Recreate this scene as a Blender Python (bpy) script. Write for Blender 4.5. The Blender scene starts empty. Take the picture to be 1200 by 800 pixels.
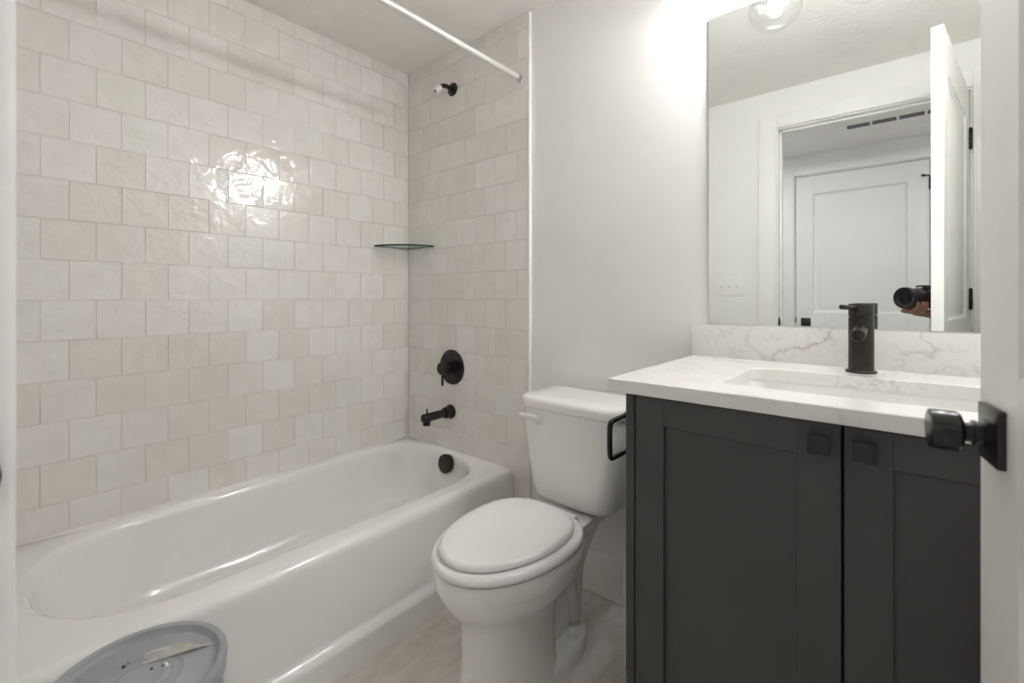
import bpy, bmesh, math, random
from math import sin, cos, pi, radians
from mathutils import Vector, Matrix

C = bpy.context.scene.collection
SC = bpy.context.scene
random.seed(7)

# ------------------------------------------------------------------ camera
YAW = math.atan(460/536.0)
cd = bpy.data.cameras.new('camera_view'); cam = bpy.data.objects.new('camera_view', cd); C.objects.link(cam)
cd.sensor_width = 36.0; cd.lens = 536/1200*36.0; cd.shift_y = -51/1200
cd.clip_start = 0.004; cd.clip_end = 50
cd.dof.use_dof = True; cd.dof.focus_distance = 1.55; cd.dof.aperture_fstop = 4.2
cam.location = (0, 0, 1.13); cam.rotation_euler = (pi/2, 0, YAW)
SC.camera = cam

# ------------------------------------------------------------------ world, exposure, light strengths
w = bpy.data.worlds.new('world'); SC.world = w; w.use_nodes = True
w.node_tree.nodes['Background'].inputs[0].default_value = (0.9, 0.93, 1, 1)
w.node_tree.nodes['Background'].inputs[1].default_value = 0.05
SC.view_settings.view_transform = 'Standard'; SC.view_settings.look = 'None'
SC.view_settings.gamma = 1.0; SC.view_settings.use_curve_mapping = False
SC.view_settings.exposure = 2.10
BULB = 92.0
HALL = 14.0
SC.cycles.max_bounces = 14; SC.cycles.diffuse_bounces = 8; SC.cycles.glossy_bounces = 6
SC.cycles.transparent_max_bounces = 16
SC.cycles.sample_clamp_indirect = 40.0

# ------------------------------------------------------------------ dimensions (metres)
H = 2.355; HH = 2.267            # bath ceiling, hall ceiling
XL = -2.062; XR = 0.365          # left wall tile face, right wall
YP = 1.545; YT = 1.530           # painted back wall, tile face on back wall
YF = 0.004                       # bath face of the door wall
YH = -1.22                       # far wall of the hall
TOP = 0.943                      # counter top
JL, JR, JT = -0.566, 0.239, 2.122

# ------------------------------------------------------------------ materials
def srgb(r, g, b):
    f = lambda c: (c/255/12.92 if c/255 <= 0.04045 else ((c/255+0.055)/1.055)**2.4)
    return (f(r), f(g), f(b), 1)

def newmat(name):
    m = bpy.data.materials.new(name); m.use_nodes = True
    nt = m.node_tree; b = nt.nodes['Principled BSDF']
    return m, nt, b

def simple(name, col, rough=0.5, metal=0.0, noise=0.0, nscale=30, bump=0.0, bscale=80, spec=0.5, coat=0.0):
    m, nt, b = newmat(name)
    b.inputs['Roughness'].default_value = rough; b.inputs['Metallic'].default_value = metal
    b.inputs['Specular IOR Level'].default_value = spec
    b.inputs['Coat Weight'].default_value = coat; b.inputs['Coat Roughness'].default_value = 0.05
    tc = nt.nodes.new('ShaderNodeTexCoord')
    n = nt.nodes.new('ShaderNodeTexNoise'); n.inputs['Scale'].default_value = nscale; n.inputs['Detail'].default_value = 3
    nt.links.new(tc.outputs['Object'], n.inputs['Vector'])
    r = nt.nodes.new('ShaderNodeValToRGB')
    c = Vector(col[:3])
    r.color_ramp.elements[0].position = 0.3; r.color_ramp.elements[1].position = 0.7
    r.color_ramp.elements[0].color = (*(c*(1-noise)), 1); r.color_ramp.elements[1].color = (*[min(1, q) for q in c*(1+noise)], 1)
    nt.links.new(n.outputs['Fac'], r.inputs['Fac']); nt.links.new(r.outputs['Color'], b.inputs['Base Color'])
    if bump:
        n2 = nt.nodes.new('ShaderNodeTexNoise'); n2.inputs['Scale'].default_value = bscale; n2.inputs['Detail'].default_value = 4
        nt.links.new(tc.outputs['Object'], n2.inputs['Vector'])
        bp = nt.nodes.new('ShaderNodeBump'); bp.inputs['Strength'].default_value = bump; bp.inputs['Distance'].default_value = 0.004
        nt.links.new(n2.outputs['Fac'], bp.inputs['Height']); nt.links.new(bp.outputs['Normal'], b.inputs['Normal'])
    return m

M = {}
M['paint'] = simple('wall_paint', (0.84, 0.83, 0.81), 0.55, noise=0.012, nscale=4, bump=0.05, bscale=140, spec=0.3)
M['ceil'] = simple('ceiling_paint', (0.885, 0.865, 0.835), 0.8, noise=0.02, nscale=9, bump=0.5, bscale=55, spec=0.2)
M['trim'] = simple('trim_paint', (0.86, 0.85, 0.825), 0.35, noise=0.01, nscale=5, spec=0.4)
M['door'] = simple('door_paint', (0.86, 0.85, 0.825), 0.38, noise=0.01, nscale=5, spec=0.4)
M['edge'] = simple('tile_edge_trim', (0.86, 0.85, 0.82), 0.3, noise=0.01)
M['grout'] = simple('grout', (0.70, 0.655, 0.61), 0.9, noise=0.08, nscale=60)
M['tub'] = simple('tub_enamel', (0.87, 0.86, 0.84), 0.10, noise=0.008, nscale=3, coat=0.3)
M['china'] = simple('vitreous_china', (0.87, 0.86, 0.84), 0.09, noise=0.008, nscale=4, coat=0.3)
M['plastic'] = simple('seat_plastic', (0.88, 0.875, 0.86), 0.22, noise=0.006, nscale=4)
M['cab'] = simple('cabinet_charcoal', (0.066, 0.063, 0.0635), 0.42, noise=0.05, nscale=6, spec=0.4)
M['dark'] = simple('cabinet_inside', (0.008, 0.008, 0.009), 0.8)
M['black'] = simple('matte_black_metal', (0.013, 0.0125, 0.0125), 0.26, metal=0.0, noise=0.08, nscale=40, spec=0.5)
M['bronze'] = simple('dark_bronze_metal', (0.030, 0.025, 0.022), 0.28, metal=0.35, noise=0.1, nscale=60)
M['chrome'] = simple('chrome', (0.75, 0.75, 0.75), 0.12, metal=1.0, noise=0.02)
M['rod'] = simple('rod_satin_metal', (0.80, 0.79, 0.76), 0.42, metal=0.45, noise=0.02, nscale=10)
M['white'] = simple('white_plastic', (0.84, 0.83, 0.80), 0.3, noise=0.01)
M['bucket'] = simple('grey_bucket_plastic', (0.37, 0.385, 0.405), 0.42, noise=0.05, nscale=14, bump=0.05, bscale=60)
M['skin'] = simple('skin', (0.30, 0.150, 0.095), 0.5, noise=0.12, nscale=60, bump=0.1, bscale=300)
M['sleeve'] = simple('dark_cloth', (0.018, 0.02, 0.03), 0.9, noise=0.2, nscale=120, bump=0.3, bscale=300)
M['cambody'] = simple('camera_leatherette', (0.016, 0.017, 0.024), 0.45, noise=0.2, nscale=200, bump=0.2, bscale=400)
M['rubber'] = simple('lens_rubber', (0.012, 0.012, 0.013), 0.45, noise=0.1)
M['glassdark'] = simple('lens_glass', (0.006, 0.007, 0.016), 0.04, spec=0.25)
M['red'] = simple('red_ring', (0.25, 0.03, 0.03), 0.4)
M['grey'] = simple('vent_slot_grey', (0.16, 0.165, 0.18), 0.7, noise=0.05)
M['debris'] = simple('glue_residue', (0.06, 0.05, 0.042), 0.9, noise=0.4, nscale=200)

def tile_mat():
    m, nt, b = newmat('zellige_tile')
    L = nt.links.new
    a = nt.nodes.new('ShaderNodeAttribute'); a.attribute_name = 'tone'
    r = nt.nodes.new('ShaderNodeValToRGB'); cr = r.color_ramp
    cols = [(0.0, (0.78, 0.745, 0.705)), (0.2, (0.80, 0.77, 0.735)), (0.45, (0.815, 0.795, 0.77)),
            (0.7, (0.835, 0.82, 0.80)), (0.88, (0.82, 0.812, 0.775)), (1.0, (0.86, 0.85, 0.83))]
    cr.elements[0].position = 0; cr.elements[0].color = (*cols[0][1], 1)
    cr.elements[1].position = 1; cr.elements[1].color = (*cols[-1][1], 1)
    for p, c in cols[1:-1]:
        e = cr.elements.new(p); e.color = (*c, 1)
    L(a.outputs['Fac'], r.inputs['Fac'])
    tc = nt.nodes.new('ShaderNodeTexCoord')
    # every tile gets its own slice of the noise
    seed = nt.nodes.new('ShaderNodeAttribute'); seed.attribute_name = 'seed'
    n1 = nt.nodes.new('ShaderNodeTexNoise'); n1.noise_dimensions = '4D'; n1.inputs['Scale'].default_value = 14; n1.inputs['Detail'].default_value = 3
    L(tc.outputs['Object'], n1.inputs['Vector']); L(seed.outputs['Fac'], n1.inputs['W'])
    mx = nt.nodes.new('ShaderNodeMixRGB'); mx.blend_type = 'MULTIPLY'; mx.inputs['Fac'].default_value = 1
    r2 = nt.nodes.new('ShaderNodeValToRGB')
    r2.color_ramp.elements[0].position = 0.3; r2.color_ramp.elements[0].color = (0.955, 0.945, 0.935, 1)
    r2.color_ramp.elements[1].position = 0.7; r2.color_ramp.elements[1].color = (1.02, 1.02, 1.02, 1)
    L(n1.outputs['Fac'], r2.inputs['Fac']); L(r.outputs['Color'], mx.inputs['Color1']); L(r2.outputs['Color'], mx.inputs['Color2'])
    L(mx.outputs['Color'], b.inputs['Base Color'])
    n2 = nt.nodes.new('ShaderNodeTexNoise'); n2.noise_dimensions = '4D'; n2.inputs['Scale'].default_value = 17; n2.inputs['Detail'].default_value = 2.5
    n2.inputs['Distortion'].default_value = 0.6
    L(tc.outputs['Object'], n2.inputs['Vector']); L(seed.outputs['Fac'], n2.inputs['W'])
    bp = nt.nodes.new('ShaderNodeBump'); bp.inputs['Strength'].default_value = 0.74; bp.inputs['Distance'].default_value = 0.006
    L(n2.outputs['Fac'], bp.inputs['Height']); L(bp.outputs['Normal'], b.inputs['Normal'])
    b.inputs['Roughness'].default_value = 0.13
    b.inputs['Specular IOR Level'].default_value = 0.5
    return m
M['tile'] = tile_mat()

def quartz_mat():
    m, nt, b = newmat('veined_quartz')
    L = nt.links.new
    tc = nt.nodes.new('ShaderNodeTexCoord')
    mp = nt.nodes.new('ShaderNodeMapping'); mp.inputs['Rotation'].default_value = (0.5, 0.9, 0.6); mp.inputs['Location'].default_value = (3.1, 0.7, 1.9)
    L(tc.outputs['Object'], mp.inputs['Vector'])
    def veins(scale, width, w2):
        n = nt.nodes.new('ShaderNodeTexNoise'); n.inputs['Scale'].default_value = scale; n.inputs['Detail'].default_value = 9
        n.inputs['Roughness'].default_value = 0.62; n.inputs['Distortion'].default_value = 1.3
        L(mp.outputs['Vector'], n.inputs['Vector'])
        s = nt.nodes.new('ShaderNodeMath'); s.operation = 'SUBTRACT'; s.inputs[1].default_value = 0.5; L(n.outputs['Fac'], s.inputs[0])
        ab = nt.nodes.new('ShaderNodeMath'); ab.operation = 'ABSOLUTE'; L(s.outputs[0], ab.inputs[0])
        r = nt.nodes.new('ShaderNodeMapRange'); r.inputs['From Min'].default_value = 0; r.inputs['From Max'].default_value = width
        r.inputs['To Min'].default_value = 1; r.inputs['To Max'].default_value = 0; L(ab.outputs[0], r.inputs['Value'])
        mk = nt.nodes.new('ShaderNodeTexNoise'); mk.inputs['Scale'].default_value = w2; mk.inputs['Detail'].default_value = 2
        L(mp.outputs['Vector'], mk.inputs['Vector'])
        mr = nt.nodes.new('ShaderNodeMapRange'); mr.inputs['From Min'].default_value = 0.50; mr.inputs['From Max'].default_value = 0.66; L(mk.outputs['Fac'], mr.inputs['Value'])
        mu = nt.nodes.new('ShaderNodeMath'); mu.operation = 'MULTIPLY'; L(r.outputs[0], mu.inputs[0]); L(mr.outputs[0], mu.inputs[1])
        return mu
    v1 = veins(3.0, 0.022, 3.0); v2 = veins(6.0, 0.03, 4.0)
    nz = nt.nodes.new('ShaderNodeTexNoise'); nz.inputs['Scale'].default_value = 16; nz.inputs['Detail'].default_value = 9; nz.inputs['Roughness'].default_value = 0.7; L(tc.outputs['Object'], nz.inputs['Vector'])
    def math_(op, a, b):
        n = nt.nodes.new('ShaderNodeMath'); n.operation = op
        for i, q in enumerate((a, b)):
            if isinstance(q, (int, float)): n.inputs[i].default_value = q
            elif q is not None: L(q, n.inputs[i])
        return n.outputs[0]
    sx = nt.nodes.new('ShaderNodeSeparateXYZ'); L(tc.outputs['Object'], sx.inputs[0])
    # distance to the line z = 0.955 + 0.48 * (x + 0.30), wobbled
    d_ = math_('SUBTRACT', math_('SUBTRACT', sx.outputs['Z'], 0.955), math_('MULTIPLY', math_('ADD', sx.outputs['X'], 0.30), 0.48))
    d_ = math_('ADD', d_, math_('MULTIPLY', math_('SUBTRACT', nz.outputs['Fac'], 0.5), 0.16))
    v3 = math_('SUBTRACT', 1.0, math_('DIVIDE', math_('ABSOLUTE', d_, None), 0.008)); v3 = math_('MAXIMUM', v3, 0.0)
    band = math_('MAXIMUM', math_('SUBTRACT', 1.0, math_('DIVIDE', math_('ABSOLUTE', math_('ADD', sx.outputs['X'], 0.21), None), 0.14)), 0.0)
    v3 = math_('MULTIPLY', v3, math_('MULTIPLY', math_('GREATER_THAN', sx.outputs['Y'], 1.5), math_('MINIMUM', math_('MULTIPLY', band, 2.0), 1.0)))
    base = nt.nodes.new('ShaderNodeMixRGB'); base.inputs['Color1'].default_value = (0.81, 0.80, 0.775, 1); base.inputs['Color2'].default_value = (0.33, 0.29, 0.25, 1)
    s1 = nt.nodes.new('ShaderNodeMath'); s1.operation = 'MULTIPLY'; s1.inputs[1].default_value = 0.4; L(v1.outputs[0], s1.inputs[0]); L(math_('MAXIMUM', s1.outputs[0], math_('MULTIPLY', v3, 0.62)), base.inputs['Fac'])
    b2 = nt.nodes.new('ShaderNodeMixRGB'); b2.inputs['Color2'].default_value = (0.45, 0.42, 0.39, 1)
    s2 = nt.nodes.new('ShaderNodeMath'); s2.operation = 'MULTIPLY'; s2.inputs[1].default_value = 0.3; L(v2.outputs[0], s2.inputs[0]); L(s2.outputs[0], b2.inputs['Fac'])
    L(base.outputs['Color'], b2.inputs['Color1']); L(b2.outputs['Color'], b.inputs['Base Color'])
    b.inputs['Roughness'].default_value = 0.16
    return m
M['quartz'] = quartz_mat()

def floor_mat():
    m, nt, b = newmat('stone_look_floor_tile')
    L = nt.links.new
    tc = nt.nodes.new('ShaderNodeTexCoord')
    sp = nt.nodes.new('ShaderNodeSeparateXYZ'); L(tc.outputs['Object'], sp.inputs[0])
    cb = nt.nodes.new('ShaderNodeCombineXYZ')         # bricks run along y
    ax = nt.nodes.new('ShaderNodeMath'); ax.operation = 'ADD'; ax.inputs[1].default_value = 0.78 + 0.31*4; L(sp.outputs['X'], ax.inputs[0])
    ay = nt.nodes.new('ShaderNodeMath'); ay.operation = 'ADD'; ay.inputs[1].default_value = 4.2; L(sp.outputs['Y'], ay.inputs[0])
    L(ay.outputs[0], cb.inputs['X']); L(ax.outputs[0], cb.inputs['Y'])
    br = nt.nodes.new('ShaderNodeTexBrick'); br.offset = 0.5
    br.inputs['Scale'].default_value = 1; br.inputs['Brick Width'].default_value = 0.62; br.inputs['Row Height'].default_value = 0.31
    br.inputs['Mortar Size'].default_value = 0.0012; br.inputs['Mortar Smooth'].default_value = 0.3
    br.inputs['Color1'].default_value = (0.82, 0.82, 0.82, 1); br.inputs['Color2'].default_value = (1, 1, 1, 1); br.inputs['Mortar'].default_value = (0.80, 0.78, 0.75, 1)
    br.inputs['Bias'].default_value = 0.0
    L(cb.outputs[0], br.inputs['Vector'])
    mp = nt.nodes.new('ShaderNodeMapping'); mp.inputs['Scale'].default_value = (7.5, 3.0, 1); mp.inputs['Rotation'].default_value = (0, 0, 0.6)
    L(tc.outputs['Object'], mp.inputs['Vector'])
    n = nt.nodes.new('ShaderNodeTexNoise'); n.inputs['Scale'].default_value = 2.0; n.inputs['Detail'].default_value = 10; n.inputs['Roughness'].default_value = 0.68; n.inputs['Distortion'].default_value = 0.9
    L(mp.outputs['Vector'], n.inputs['Vector'])
    r = nt.nodes.new('ShaderNodeValToRGB')
    r.color_ramp.elements[0].position = 0.30; r.color_ramp.elements[0].color = (0.66, 0.615, 0.565, 1)
    r.color_ramp.elements[1].position = 0.68; r.color_ramp.elements[1].color = (0.90, 0.87, 0.83, 1)
    e = r.color_ramp.elements.new(0.5); e.color = (0.79, 0.75, 0.70, 1)
    L(n.outputs['Fac'], r.inputs['Fac'])
    mx = nt.nodes.new('ShaderNodeMixRGB'); mx.blend_type = 'MULTIPLY'; mx.inputs['Fac'].default_value = 0.8
    L(r.outputs['Color'], mx.inputs['Color1']); L(br.outputs['Color'], mx.inputs['Color2'])
    L(mx.outputs['Color'], b.inputs['Base Color'])
    bp = nt.nodes.new('ShaderNodeBump'); bp.inputs['Strength'].default_value = 0.1; bp.inputs['Distance'].default_value = 0.003
    L(n.outputs['Fac'], bp.inputs['Height']); L(bp.outputs['Normal'], b.inputs['Normal'])
    b.inputs['Roughness'].default_value = 0.45
    return m
M['floor'] = floor_mat()

def base_tile_mat():
    m = simple('baseboard_tile', (0.86, 0.85, 0.83), 0.25, noise=0.03, nscale=18, bump=0.08, bscale=30)
    return m
M['basetile'] = base_tile_mat()

def mirror_mat():
    m, nt, b = newmat('mirror_silver')
    b.inputs['Metallic'].default_value = 1; b.inputs['Roughness'].default_value = 0.0
    b.inputs['Base Color'].default_value = (0.90, 0.925, 0.91, 1)
    return m
M['mirror'] = mirror_mat()
M['mirroredge'] = simple('mirror_edge', (0.35, 0.42, 0.39), 0.15)

def thin_glass(name, tint, gloss=1.0):
    m = bpy.data.materials.new(name); m.use_nodes = True; nt = m.node_tree
    nt.nodes.remove(nt.nodes['Principled BSDF']); out = nt.nodes['Material Output']
    t = nt.nodes.new('ShaderNodeBsdfTransparent'); t.inputs[0].default_value = (*tint, 1)
    g = nt.nodes.new('ShaderNodeBsdfGlossy'); g.inputs['Roughness'].default_value = 0.02
    lw = nt.nodes.new('ShaderNodeLayerWeight'); lw.inputs['Blend'].default_value = 0.5
    f = nt.nodes.new('ShaderNodeMath'); f.operation = 'POWER'; f.inputs[1].default_value = 3.0; nt.links.new(lw.outputs['Facing'], f.inputs[0])
    mul = nt.nodes.new('ShaderNodeMath'); mul.operation = 'MULTIPLY_ADD'; mul.inputs[1].default_value = 0.6*gloss; mul.inputs[2].default_value = 0.045
    mx = nt.nodes.new('ShaderNodeMixShader')
    L = nt.links.new
    L(f.outputs[0], mul.inputs[0]); L(mul.outputs[0], mx.inputs[0]); L(t.outputs[0], mx.inputs[1]); L(g.outputs[0], mx.inputs[2]); L(mx.outputs[0], out.inputs[0])
    return m
M['globe'] = thin_glass('clear_globe_glass', (0.985, 0.985, 0.985), 1.0)
M['shelf'] = thin_glass('shelf_glass', (0.93, 0.965, 0.945), 0.8)
M['shelfedge'] = simple('shelf_glass_edge', (0.012, 0.045, 0.035), 0.08)

def emit(name, col, s):
    m = bpy.data.materials.new(name); m.use_nodes = True; nt = m.node_tree
    nt.nodes.remove(nt.nodes['Principled BSDF']); out = nt.nodes['Material Output']
    e = nt.nodes.new('ShaderNodeEmission'); e.inputs[0].default_value = (*col, 1); e.inputs[1].default_value = s
    nt.links.new(e.outputs[0], out.inputs[0]); return m
M['bulb'] = emit('lit_bulb', (0.985, 0.985, 0.985), BULB)
M['hallfill'] = emit('hall_fill_emission', (0.90, 0.94, 1.0), HALL)

def sticker_mat():
    m, nt, b = newmat('printed_paper')
    L = nt.links.new
    tc = nt.nodes.new('ShaderNodeTexCoord')
    br = nt.nodes.new('ShaderNodeTexBrick'); br.inputs['Scale'].default_value = 1
    br.inputs['Brick Width'].default_value = 0.011; br.inputs['Row Height'].default_value = 0.0052; br.inputs['Mortar Size'].default_value = 0.0017
    br.inputs['Color1'].default_value = (0.22, 0.20, 0.19, 1); br.inputs['Color2'].default_value = (0.70, 0.66, 0.61, 1); br.inputs['Mortar'].default_value = (0.86, 0.83, 0.78, 1)
    L(tc.outputs['UV'], br.inputs['Vector'])
    n = nt.nodes.new('ShaderNodeTexNoise'); n.inputs['Scale'].default_value = 38; n.inputs['Detail'].default_value = 1; L(tc.outputs['UV'], n.inputs['Vector'])
    mr = nt.nodes.new('ShaderNodeMapRange'); mr.inputs['From Min'].default_value = 0.42; mr.inputs['From Max'].default_value = 0.55; L(n.outputs['Fac'], mr.inputs['Value'])
    mx = nt.nodes.new('ShaderNodeMixRGB'); mx.inputs['Color1'].default_value = (0.86, 0.83, 0.78, 1)
    L(mr.outputs[0], mx.inputs['Fac']); L(br.outputs['Color'], mx.inputs['Color2']); L(mx.outputs['Color'], b.inputs['Base Color'])
    b.inputs['Roughness'].default_value = 0.7
    return m
M['paper'] = sticker_mat()

# ------------------------------------------------------------------ mesh helpers
def offset_of(parent):
    o = Vector((0, 0, 0))
    while parent is not None:
        o += parent.location; parent = parent.parent
    return o

def obj(name, bm, mat, parent=None, smooth=True, angle=35, local=False):
    """link a bmesh (world coordinates unless local) as ONE mesh object"""
    if parent is not None and not local:
        bmesh.ops.translate(bm, verts=bm.verts, vec=-offset_of(parent))
    bmesh.ops.recalc_face_normals(bm, faces=bm.faces)
    me = bpy.data.meshes.new(name); bm.to_mesh(me); bm.free()
    mats = mat if isinstance(mat, (list, tuple)) else [mat]
    for q in mats: me.materials.append(q)
    if smooth:
        for p in me.polygons: p.use_smooth = True
        me.set_sharp_from_angle(angle=radians(angle))
    o = bpy.data.objects.new(name, me); C.objects.link(o)
    if parent is not None: o.parent = parent
    return o

def thing(name, label, cat, loc=(0, 0, 0), rotz=0, group=None):
    o = bpy.data.objects.new(name, None); C.objects.link(o)
    o.empty_display_size = 0.05
    o.location = loc; o.rotation_euler = (0, 0, rotz); o['label'] = label; o['category'] = cat
    if group: o['group'] = group
    return o

def tag(o, label, cat, group=None):
    o['label'] = label; o['category'] = cat
    if group: o['group'] = group
    return o

def struct(o, label=None, cat=None):
    o['kind'] = 'structure'
    if label: o['label'] = label
    if cat: o['category'] = cat
    return o

def B(): return bmesh.new()

def add(bm, src):
    me = bpy.data.meshes.new('tmp'); src.to_mesh(me); src.free(); bm.from_mesh(me); bpy.data.meshes.remove(me)

def box(bm, x0, x1, y0, y1, z0, z1, bev=0.0, seg=2, mi=0):
    t = B()
    bmesh.ops.create_cube(t, size=1)
    for v in t.verts:
        v.co = Vector(((x0+x1)/2 + v.co.x*(x1-x0), (y0+y1)/2 + v.co.y*(y1-y0), (z0+z1)/2 + v.co.z*(z1-z0)))
    if bev: bmesh.ops.bevel(t, geom=list(t.edges), offset=bev, segments=seg, profile=0.5, affect='EDGES')
    for f in t.faces: f.material_index = mi
    add(bm, t)

def loft(bm, rings, cap0=True, cap1=True, closed=False, mi=0):
    vs = [[bm.verts.new(p) for p in r] for r in rings]
    n = len(rings[0]); out = []
    m = len(vs) if closed else len(vs)-1
    for k in range(m):
        a = vs[k]; b = vs[(k+1) % len(vs)]
        for i in range(n):
            j = (i+1) % n
            try: f = bm.faces.new((a[i], a[j], b[j], b[i])); f.material_index = mi; out.append(f)
            except ValueError: pass
    if not closed:
        if cap0: f = bm.faces.new(vs[0][::-1]); f.material_index = mi
        if cap1: f = bm.faces.new(vs[-1]); f.material_index = mi
    return vs

def frame(d):
    d = Vector(d).normalized()
    u = d.orthogonal().normalized() if abs(d.z) < 0.99 else Vector((1, 0, 0))
    if abs(d.z) < 0.99: u = d.cross(Vector((0, 0, 1))).normalized()
    return u, d.cross(u).normalized()

def lathe(bm, origin, axis, prof, n=32, mi=0, cap0=True, cap1=True):
    """prof: list of (distance along axis, radius)"""
    o = Vector(origin); d = Vector(axis).normalized(); u, v = frame(d)
    rings = []
    for h, r in prof:
        rings.append([o + d*h + u*(r*cos(2*pi*i/n)) + v*(r*sin(2*pi*i/n)) for i in range(n)])
    loft(bm, rings, cap0, cap1, mi=mi)

def cyl(bm, a, b, r, n=24, bev=0.0, mi=0):
    a = Vector(a); b = Vector(b); L = (b-a).length
    if bev: prof = [(0, r-bev), (bev*0.3, r-bev*0.3), (bev, r), (L-bev, r), (L-bev*0.3, r-bev*0.3), (L, r-bev)]
    else: prof = [(0, r), (L, r)]
    lathe(bm, a, b-a, prof, n, mi)

def tube(bm, pts, rad, n=14, mi=0, sub=0):
    P = [Vector(p) for p in pts]
    R = rad if isinstance(rad, (list, tuple)) else [rad]*len(P)
    for _ in range(sub):                    # Chaikin smoothing
        Q = [P[0]]; S = [R[0]]
        for i in range(len(P)-1):
            Q += [P[i]*0.75+P[i+1]*0.25, P[i]*0.25+P[i+1]*0.75]; S += [R[i]*0.75+R[i+1]*0.25, R[i]*0.25+R[i+1]*0.75]
        Q.append(P[-1]); S.append(R[-1]); P, R = Q, S
    rings = []; pu = None
    for i, p in enumerate(P):
        t = (P[min(i+1, len(P)-1)] - P[max(i-1, 0)]).normalized()
        if pu is None: u, v = frame(t)
        else:
            u = (pu - t*pu.dot(t)).normalized(); v = t.cross(u)
        pu = u
        rings.append([p + u*(R[i]*cos(2*pi*k/n)) + v*(R[i]*sin(2*pi*k/n)) for k in range(n)])
    loft(bm, rings, mi=mi)

def ball(bm, c, r, sx=1, sy=1, sz=1, n=20, mi=0):
    t = B(); bmesh.ops.create_uvsphere(t, u_segments=n, v_segments=n//2, radius=r)
    for v in t.verts: v.co = Vector((c[0]+v.co.x*sx, c[1]+v.co.y*sy, c[2]+v.co.z*sz))
    for f in t.faces: f.material_index = mi
    add(bm, t)

def rr(x0, x1, y0, y1, z, r, k=8, s=6):
    """rounded rectangle ring, constant topology; r may be 4 radii (x1y1, x0y1, x0y0, x1y0)"""
    rs = r if isinstance(r, (list, tuple)) else [r]*4
    cs = [(x1, y1, 0, -1, -1), (x0, y1, pi/2, 1, -1), (x0, y0, pi, 1, 1), (x1, y0, 3*pi/2, -1, 1)]
    pts = []
    for (cx, cy, a0, sx, sy), q in zip(cs, rs):
        ccx, ccy = cx+sx*q, cy+sy*q
        for i in range(k+1):
            a = a0 + (pi/2)*i/k
            pts.append(Vector((ccx+q*cos(a), ccy+q*sin(a), z)))
    out = []
    n = len(pts)
    for i in range(n):
        out.append(pts[i])
        if i % (k+1) == k:
            b = pts[(i+1) % n]
            for j in range(1, s): out.append(pts[i].lerp(b, j/s))
    return out

# ------------------------------------------------------------------ tiled walls
def tiled(bm, u0, u1, z0, z1, place, uj, zj=1.122, pu=0.1315, pz=0.130, seedv=0):
    """individually raised zellige tiles; place(u, z, d) -> world point, d = height above the grout bed"""
    rnd = random.Random(seedv)
    tone = bm.faces.layers.float.get('tone') or bm.faces.layers.float.new('tone')
    sd = bm.faces.layers.float.get('seed') or bm.faces.layers.float.new('seed')
    f = bm.faces.new([bm.verts.new(place(u, z, 0)) for u, z in ((u0, z0), (u1, z0), (u1, z1), (u0, z1))]); f.material_index = 1
    g = 0.0005
    k0 = math.floor((z0-zj)/pz)-1; k1 = math.ceil((z1-zj)/pz)+1
    for k in range(k0, k1):
        off = uj + (pu/2 if k % 2 else 0)
        for i in range(math.floor((u0-off)/pu)-1, math.ceil((u1-off)/pu)+1):
            a, b = off+i*pu, off+(i+1)*pu
            c, d = zj+k*pz, zj+(k+1)*pz
            j = lambda: rnd.uniform(-0.0007, 0.0007)
            a, b, c, d = max(a+g+j(), u0+.0002), min(b-g+j(), u1-.0002), max(c+g+j(), z0+.0002), min(d-g+j(), z1-.0002)
            if b-a < 0.004 or d-c < 0.004: continue
            hs = 0.0025
            tl = [rnd.uniform(-0.0007, 0.0007) for _ in range(4)]
            q = 0.0014
            o = [bm.verts.new(place(u, z, 0)) for u, z in ((a, c), (b, c), (b, d), (a, d))]
            m_ = [bm.verts.new(place(u, z, hs-0.0012+e)) for (u, z), e in zip(((a+.0002, c+.0002), (b-.0002, c+.0002), (b-.0002, d-.0002), (a+.0002, d-.0002)), tl)]
            t = [bm.verts.new(place(u, z, hs+e)) for (u, z), e in zip(((a+q, c+q), (b-q, c+q), (b-q, d-q), (a+q, d-q)), tl)]
            tv = rnd.random(); tv = tv*0.9 if rnd.random() < 0.8 else tv; s = rnd.uniform(0, 50)
            fs = [bm.faces.new(t)]
            for n in range(4):
                fs.append(bm.faces.new((o[n], o[(n+1) % 4], m_[(n+1) % 4], m_[n])))
                fs.append(bm.faces.new((m_[n], m_[(n+1) % 4], t[(n+1) % 4], t[n])))
            for fc in fs: fc[tone] = tv; fc[sd] = s; fc.material_index = 0

# left wall: slab plus tile face
bm = B(); box(bm, XL-0.12, XL-0.0026, -0.115, 1.66, 0, H, mi=2)
tiled(bm, YF, YT, 0.34, H, lambda u, z, d: Vector((XL-0.0024+d, u, z)), 0.1905, seedv=3)
struct(obj('wall_left', bm, [M['tile'], M['grout'], M['paint']], smooth=False))
# back wall: painted, with the tiled end of the tub alcove
bm = B(); box(bm, XL-0.005, XR+0.12, YP, YP+0.115, 0, H)
wb = struct(obj('wall_back', bm, M['paint'], smooth=False))
bm = B(); box(bm, XL, -1.222, YT+0.0028, YP-0.0002, 0.0, H, mi=1)
tiled(bm, XL+0.001, -1.222, 0.005, H, lambda u, z, d: Vector((u, YT+0.0026-d, z)), -1.285, pu=0.1305, seedv=11)
t = struct(obj('tile_surround', bm, [M['tile'], M['grout']], smooth=False, parent=wb))
bm = B(); box(bm, -1.2215, -1.2135, YT-0.002, YP-0.0003, 0.0, H, bev=0.002)
struct(obj('trim_1', bm, M['edge']))
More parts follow.
